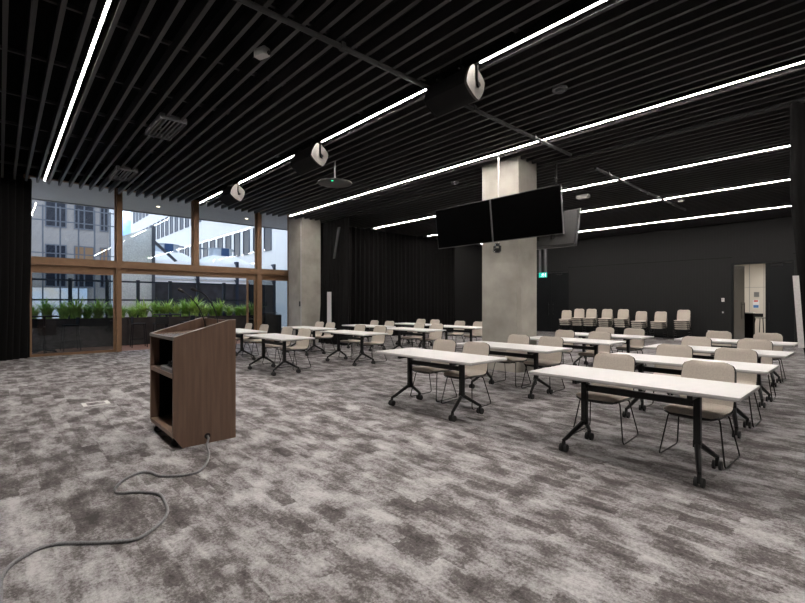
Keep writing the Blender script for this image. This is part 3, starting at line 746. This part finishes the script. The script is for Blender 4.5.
# cable on the carpet
CAB = [(1.585, 4.725, .075), (1.58, 4.68, .06)] + [(x_, y_, .011) for x_, y_ in [(1.54, 4.61), (1.48, 4.37), (1.38, 4.13), (1.26, 3.96), (1.15, 3.95), (1.06, 4.0), (0.98, 4.08), (0.95, 4.21), (0.9, 4.26), (0.84, 4.25), (0.74, 4.17), (0.67, 4.05), (0.65, 3.97), (0.67, 3.91), (0.76, 3.85), (0.85, 3.76), (0.89, 3.66), (0.88, 3.51), (0.86, 3.36), (0.82, 3.26), (0.76, 3.18), (0.68, 3.11), (0.62, 3.08), (0.56, 3.1), (0.44, 3.18), (0.33, 3.28), (0.24, 3.34), (0.16, 3.34), (0.09, 3.29), (0.04, 3.23), (0.01, 3.14), (0.0, 3.05), (0.0, 2.89), (-0.03, 2.5), (-0.15, 2.1)]]
tag(link('floor_cable', tube(B(), smooth_path(CAB, 6), .0105, 8), M_cable, None, True), 'grey braided cable winding over the carpet from the lectern', 'cable')
t = thing('floor_box', 'flat metal floor socket lid set in the carpet left of the lectern', 'floor box', (1.02, 7.66, 0), 0)
bm = box(box(box(box(B(), -.16, -.11, -.13, .13, .0, .006), .11, .16, -.13, .13, 0, .006), -.11, .11, -.13, -.10, 0, .006), -.11, .11, .10, .13, 0, .006)
link('rim', bm, M_plate, t); link('lid', box(B(), -.11, .11, -.10, .10, 0, .004), M_carpet, t)

# ------------------------------------------------------------------ terrace outside
structure('terrace_ground', box(B(), -6, 13, YW + .12, 20.2, -.15, -.02), M_deck)
structure('outside_ceiling', box(B(), -6, 13, YW + .12, 18.6, 4.84, 5.3), M_soffit)
structure('trim_8', box(B(), -6, 13, 18.6, 18.66, 4.80, 5.35), M_grey)
for xx, yy in ((4.10, 17.2), (7.30, 17.25)):
    t = thing('soffit_spotlight', 'small round warm spotlight in the terrace soffit', 'spotlight', (xx, yy, 4.84), 0, 'terrace soffit spotlights')
    link('trim_ring', tube(B(), [(0, 0, -.012), (0, 0, 0)], .075, 20), M_plate, t); link('lens', cyl(B(), (0, 0, -.014), .055, .006), M_spot, t)
PX = (-2.5, 0.4, 3.3, 6.2, 9.1)
for k, (a, b) in enumerate(zip(PX, PX[1:])):
    t = thing('planter_box', 'long dark planter box on the terrace, %s from the left' % ords[k], 'planter', ((a + b) / 2, 18.15, -.02), 0, 'terrace planters')
    hw = (b - a) / 2 - .01
    bm = box(box(box(box(box(B(), -hw, hw, -.35, -.29, 0, .96), -hw, hw, .29, .35, 0, .96), -hw, -hw + .06, -.29, .29, 0, .96), hw - .06, hw, -.29, .29, 0, .96), -hw + .06, hw - .06, -.29, .29, 0, .05)
    link('box', bm, M_planter, t); link('soil', box(B(), -hw + .06, hw - .06, -.29, .29, .05, .88), M_soil, t)
def clump(n, h, rnd):
    bm = B()
    for _ in range(n):
        a = rnd.uniform(0, 2 * PI); L = h * rnd.uniform(.7, 1.15); lean = rnd.uniform(.15, .85) * L; w = rnd.uniform(.014, .032)
        bx, by = rnd.uniform(-.09, .09), rnd.uniform(-.09, .09); dx, dy = math.cos(a), math.sin(a); prev = None
        for k in range(6):
            s = k / 5; q = lean * s * s; z = L * (s - .38 * s * s * (lean / L) * 1.3); ww = w * (1 - s) ** .6 + .002
            if k == 5: ww = .0015
            p = Vector((bx + dx * q, by + dy * q, z)); e = Vector((-dy, dx, .12)) * ww
            cur = (bm.verts.new(p + e), bm.verts.new(p - e))
            if prev: bm.faces.new((prev[0], prev[1], cur[1], cur[0]))
            prev = cur
    return bm
rnd = random.Random(3); protos = []
xs = [-.9 + .34 * k for k in range(27)]
for k, xx in enumerate(xs):
    nm = 'bright green strappy plant in the terrace planters' if k % 3 else 'darker green strappy plant in the terrace planters'
    if len(protos) < 6:
        o = link('strappy_plant', clump(100, .80, rnd), M_leaf if k % 3 else M_leaf2); protos.append(o)
    else:
        o = protos[k % 6].copy(); COL.objects.link(o)
    o.location = (xx + rnd.uniform(-.05, .05), 18.12 + rnd.uniform(-.1, .1), .86); o.rotation_euler = (0, 0, rnd.uniform(0, 6))
    s = rnd.uniform(.8, 1.1); o.scale = (s, s, s * rnd.uniform(.85, 1.1))
    tag(o, nm, 'plant', 'strappy plants in the planters')
# railing behind the planter
RX = [-.35, .73, 1.79, 2.86, 3.84, 4.95, 6.0, 7.05, 8.1, 9.2]
for k, (a, b) in enumerate(zip(RX, RX[1:])):
    t = thing('steel_railing', 'navy steel railing bay behind the planters, number %s bay from the left' % (ords + ['seventh', 'eighth', 'ninth'])[k], 'railing', (a, 19, -.02), 0, 'railing bays behind the planters')
    L = b - a
    link('post', box(B(), -.055, .055, -.05, .05, 0, 2.33), M_rail, t)
    for z in (1.58, 2.26): link('rail', box(B(), .055, L - .055, -.025, .025, z - .03, z + .03), M_rail, t)
# bar furniture
def bar_stool(x, y, a, label):
    t = thing('bar_stool', label, 'bar stool', (x, y, -.02), a, 'terrace bar stools')
    link('seat', box(B(), -.2, .2, -.2, .2, .76, .80, 0, .012), M_dark, t)
    link('backrest', box(B(), -.2, .2, .17, .20, .80, 1.02, 0, .012), M_dark, t)
    for sx in (-1, 1):
        for sy in (-1, 1): link('leg', tube(B(), [(sx * .17, sy * .17, .76), (sx * .22, sy * .22, 0)], .013, 6), M_dark, t)
    link('footrest', tube(B(), [(-.205, -.205, .27), (.205, -.205, .27), (.205, .205, .27), (-.205, .205, .27)], .009, 6, True), M_dark, t)
def bar_table(x, y, label):
    t = thing('bar_table', label, 'bar table', (x, y, -.02), 0, 'terrace bar tables')
    link('table_top', box(B(), -.34, .34, -.34, .34, 1.05, 1.085, 0, .01), M_dark, t)
    link('column', tube(B(), [(0, 0, .05), (0, 0, 1.05)], .035, 10), M_dark, t)
    b = B()
    for q in range(4):
        a = q * PI / 2 + PI / 4; tube(b, [(0, 0, .07), (.38 * math.cos(a), .38 * math.sin(a), .02)], .022, 6)
    link('base', b, M_dark, t)
bar_table(.98, 17.0, 'black bar table on the terrace behind the left glass')
bar_stool(1.62, 17.05, -1.5, 'black bar stool on the terrace behind the left glass, right of the table')
bar_stool(.75, 16.4, 3.0, 'black bar stool on the terrace behind the left glass, before the table')
bar_table(4.3, 16.9, 'black bar table on the terrace behind the lectern')
bar_stool(3.42, 16.8, 1.5, 'black bar stool just beyond the open glass door, nearest the bronze post')
bar_stool(3.98, 16.35, 3.1, 'black bar stool just beyond the open door, beside the lectern')
bar_stool(5.0, 17.0, -1.5, 'black bar stool on the terrace hidden partly by the lectern')
bar_table(8.0, 17.0, 'black bar table on the terrace behind the glass by the pillar')
# mesh screen with slanted top and its post, plant-room wall
t = thing('mesh_screen', 'pale wire mesh screen with slanted top beyond the terrace', 'screen fence', (0, 0, 0), 0)
link('mesh_panel', prism(B(), [(3.42, 0), (4.62, 0), (4.62, 4.55), (3.42, 4.05)], 'y', 20.4, 20.44), M_mesh, t)
link('post', box(B(), 4.62, 4.74, 20.36, 20.48, 0, 4.65), M_scaf, t)
b = B(); prism(b, [(4.74, 4.05), (4.74, 3.9), (5.5, 3.2), (5.6, 3.25)], 'y', 20.38, 20.46); link('brace', b, M_scaf, t)
t = thing('plant_enclosure', 'plant enclosure of dark block and grey louvres beyond the planters', 'plant enclosure', (0, 0, 0), 0)
link('block_wall', box(B(), 4.75, 10.4, 21.0, 21.2, -.5, 2.35), M_brickdark, t)
b = B()
for k in range(5): prism(b, [(20.96, 2.36 + k * .20), (21.02, 2.36 + k * .20), (21.16, 2.53 + k * .20), (21.10, 2.53 + k * .20)], 'x', 4.85, 10.3)
link('louvre_panel', b, M_louver, t)
b = B()
for xx in (4.80, 6.6, 8.4, 10.3): box(b, xx - .06, xx + .06, 20.9, 21.2, -.5, 3.42)
link('post', b, M_rail, t)
def hvac(x, y, label):
    t = thing('cooling_unit', label, 'cooling unit', (x, y, 0), 0, 'roof cooling units')
    link('casing', box(B(), -1.1, 1.1, -1.1, 1.1, .0, 3.5), M_unit, t)
    h = B(); prv = None
    for z, w in ((3.50, 1.32), (3.56, 1.36), (3.98, .8), (4.08, .66)):
        ring = [h.verts.new((sx * w, sy * w, z)) for sx, sy in ((-1, -1), (1, -1), (1, 1), (-1, 1))]
        if prv:
            for i in range(4): h.faces.new((prv[i], prv[(i + 1) % 4], ring[(i + 1) % 4], ring[i]))
        else: h.faces.new(ring)
        prv = ring
    h.faces.new(prv); link('hood', h, M_hood, t)
    link('fan_ring', tube(B(), [(0, 0, 4.1), (0, 0, 4.45), (0, 0, 4.52)], [.62, .62, .7], 24), M_unit, t, True)
    link('motor_cover', box(B(), -.18, .22, -.72, -.6, 4.08, 4.5), M_blue, t)
    b = B(); box(b, -1.2, 1.2, .9, 1.0, 4.55, 4.62); box(b, -1.2, -1.14, .9, 1.0, 3.7, 4.6); box(b, 1.14, 1.2, .9, 1.0, 3.7, 4.6); link('guard_rail', b, M_scaf, t)
hvac(6.42, 25.6, 'rooftop cooling unit with white sloped hood, left one'); hvac(9.3, 25.6, 'rooftop cooling unit with white sloped hood, right one')
# grey building at left
def facade_window(parent, x0, x1, z0, z1, y, m, frame_m, mull=1):
    b = frame(B(), x0, x1, z0, z1, .05, y - .04, y + .02)
    for k in range(mull):
        xm = x0 + (x1 - x0) * (k + 1) / (mull + 1); box(b, xm - .03, xm + .03, y - .04, y + .02, z0 + .05, z1 - .05)
    f = link('window', b, frame_m, parent); link('pane', box(B(), x0 + .05, x1 - .05, y - .02, y - .01, z0 + .05, z1 - .05), m, f)
t = thing('grey_building', 'grey rendered building with dark windows behind the left glass', 'building', (0, 0, 0), 0)
link('wall', box(B(), -4, 4.0, 26.05, 30, -6, 11), M_facade, t)
link('corner_pier', box(B(), 4.0, 4.42, 25.95, 30, -6, 7.2), M_facadew, t)
for r_, (z0, z1) in enumerate(((4.98, 6.2), (3.2, 4.18), (2.2, 3.0))):
    for k, x0 in enumerate((-1.1, .2, 1.52, 2.60, 3.62)):
        lit = (r_ == 1 and k in (1, 3, 4)); w_ = .8 if k < 4 else .36
        facade_window(t, x0, x0 + w_, z0, z1, 26.04, M_winlit if lit else M_winglass, M_scaf)
link('painted_base', box(B(), -1.6, 3.1, 25.9, 26.03, .3, 2.15), M_facadeb, t)
# open steel frame before it
t = thing('steel_trellis', 'thin grey steel frame standing before the grey building', 'trellis', (0, 22.5, 0), 0)
for k, xx in enumerate((.7, 1.25, 1.8, 2.4, 2.95, 3.5)): link('upright', box(B(), xx - .025, xx + .025, -.03, .03, 0, 5.35), M_scaf, t)
for z in (3.05, 3.45, 4.75, 5.3): link('rail', box(B(), .2, 3.9, -.025, .025, z - .02, z + .02), M_scaf, t)
# white building at right
t = thing('white_building', 'white building with rows of tall dark windows beyond the cooling units', 'building', (0, 0, 0), 0)
link('wall', box(B(), 12.15, 18, 19, 64, -6, 13.5), M_facadew, t)
wy = [25.05 + 1.58 * k for k in range(24)]
for k, yy in enumerate(wy):
    for z0, z1 in ((4.65, 6.3), (8.1, 9.9), (11.2, 12.9)):
        if z0 > 11 and k < 12: continue
        b = B(); x_ = 12.15
        box(b, x_ - .05, x_, yy, yy + .05, z0, z1); box(b, x_ - .05, x_, yy + .95, yy + 1.0, z0, z1); box(b, x_ - .05, x_, yy + .05, yy + .95, z0, z0 + .05); box(b, x_ - .05, x_, yy + .05, yy + .95, z1 - .05, z1)
        f = link('window', b, M_rail, t); link('pane', box(B(), x_ - .02, x_ - .01, yy + .05, yy + .95, z0 + .05, z1 - .05), M_winglass, f)
structure('outside_ground', box(B(), -40, 60, 20.3, 90, -6.2, -6.0), M_facade)
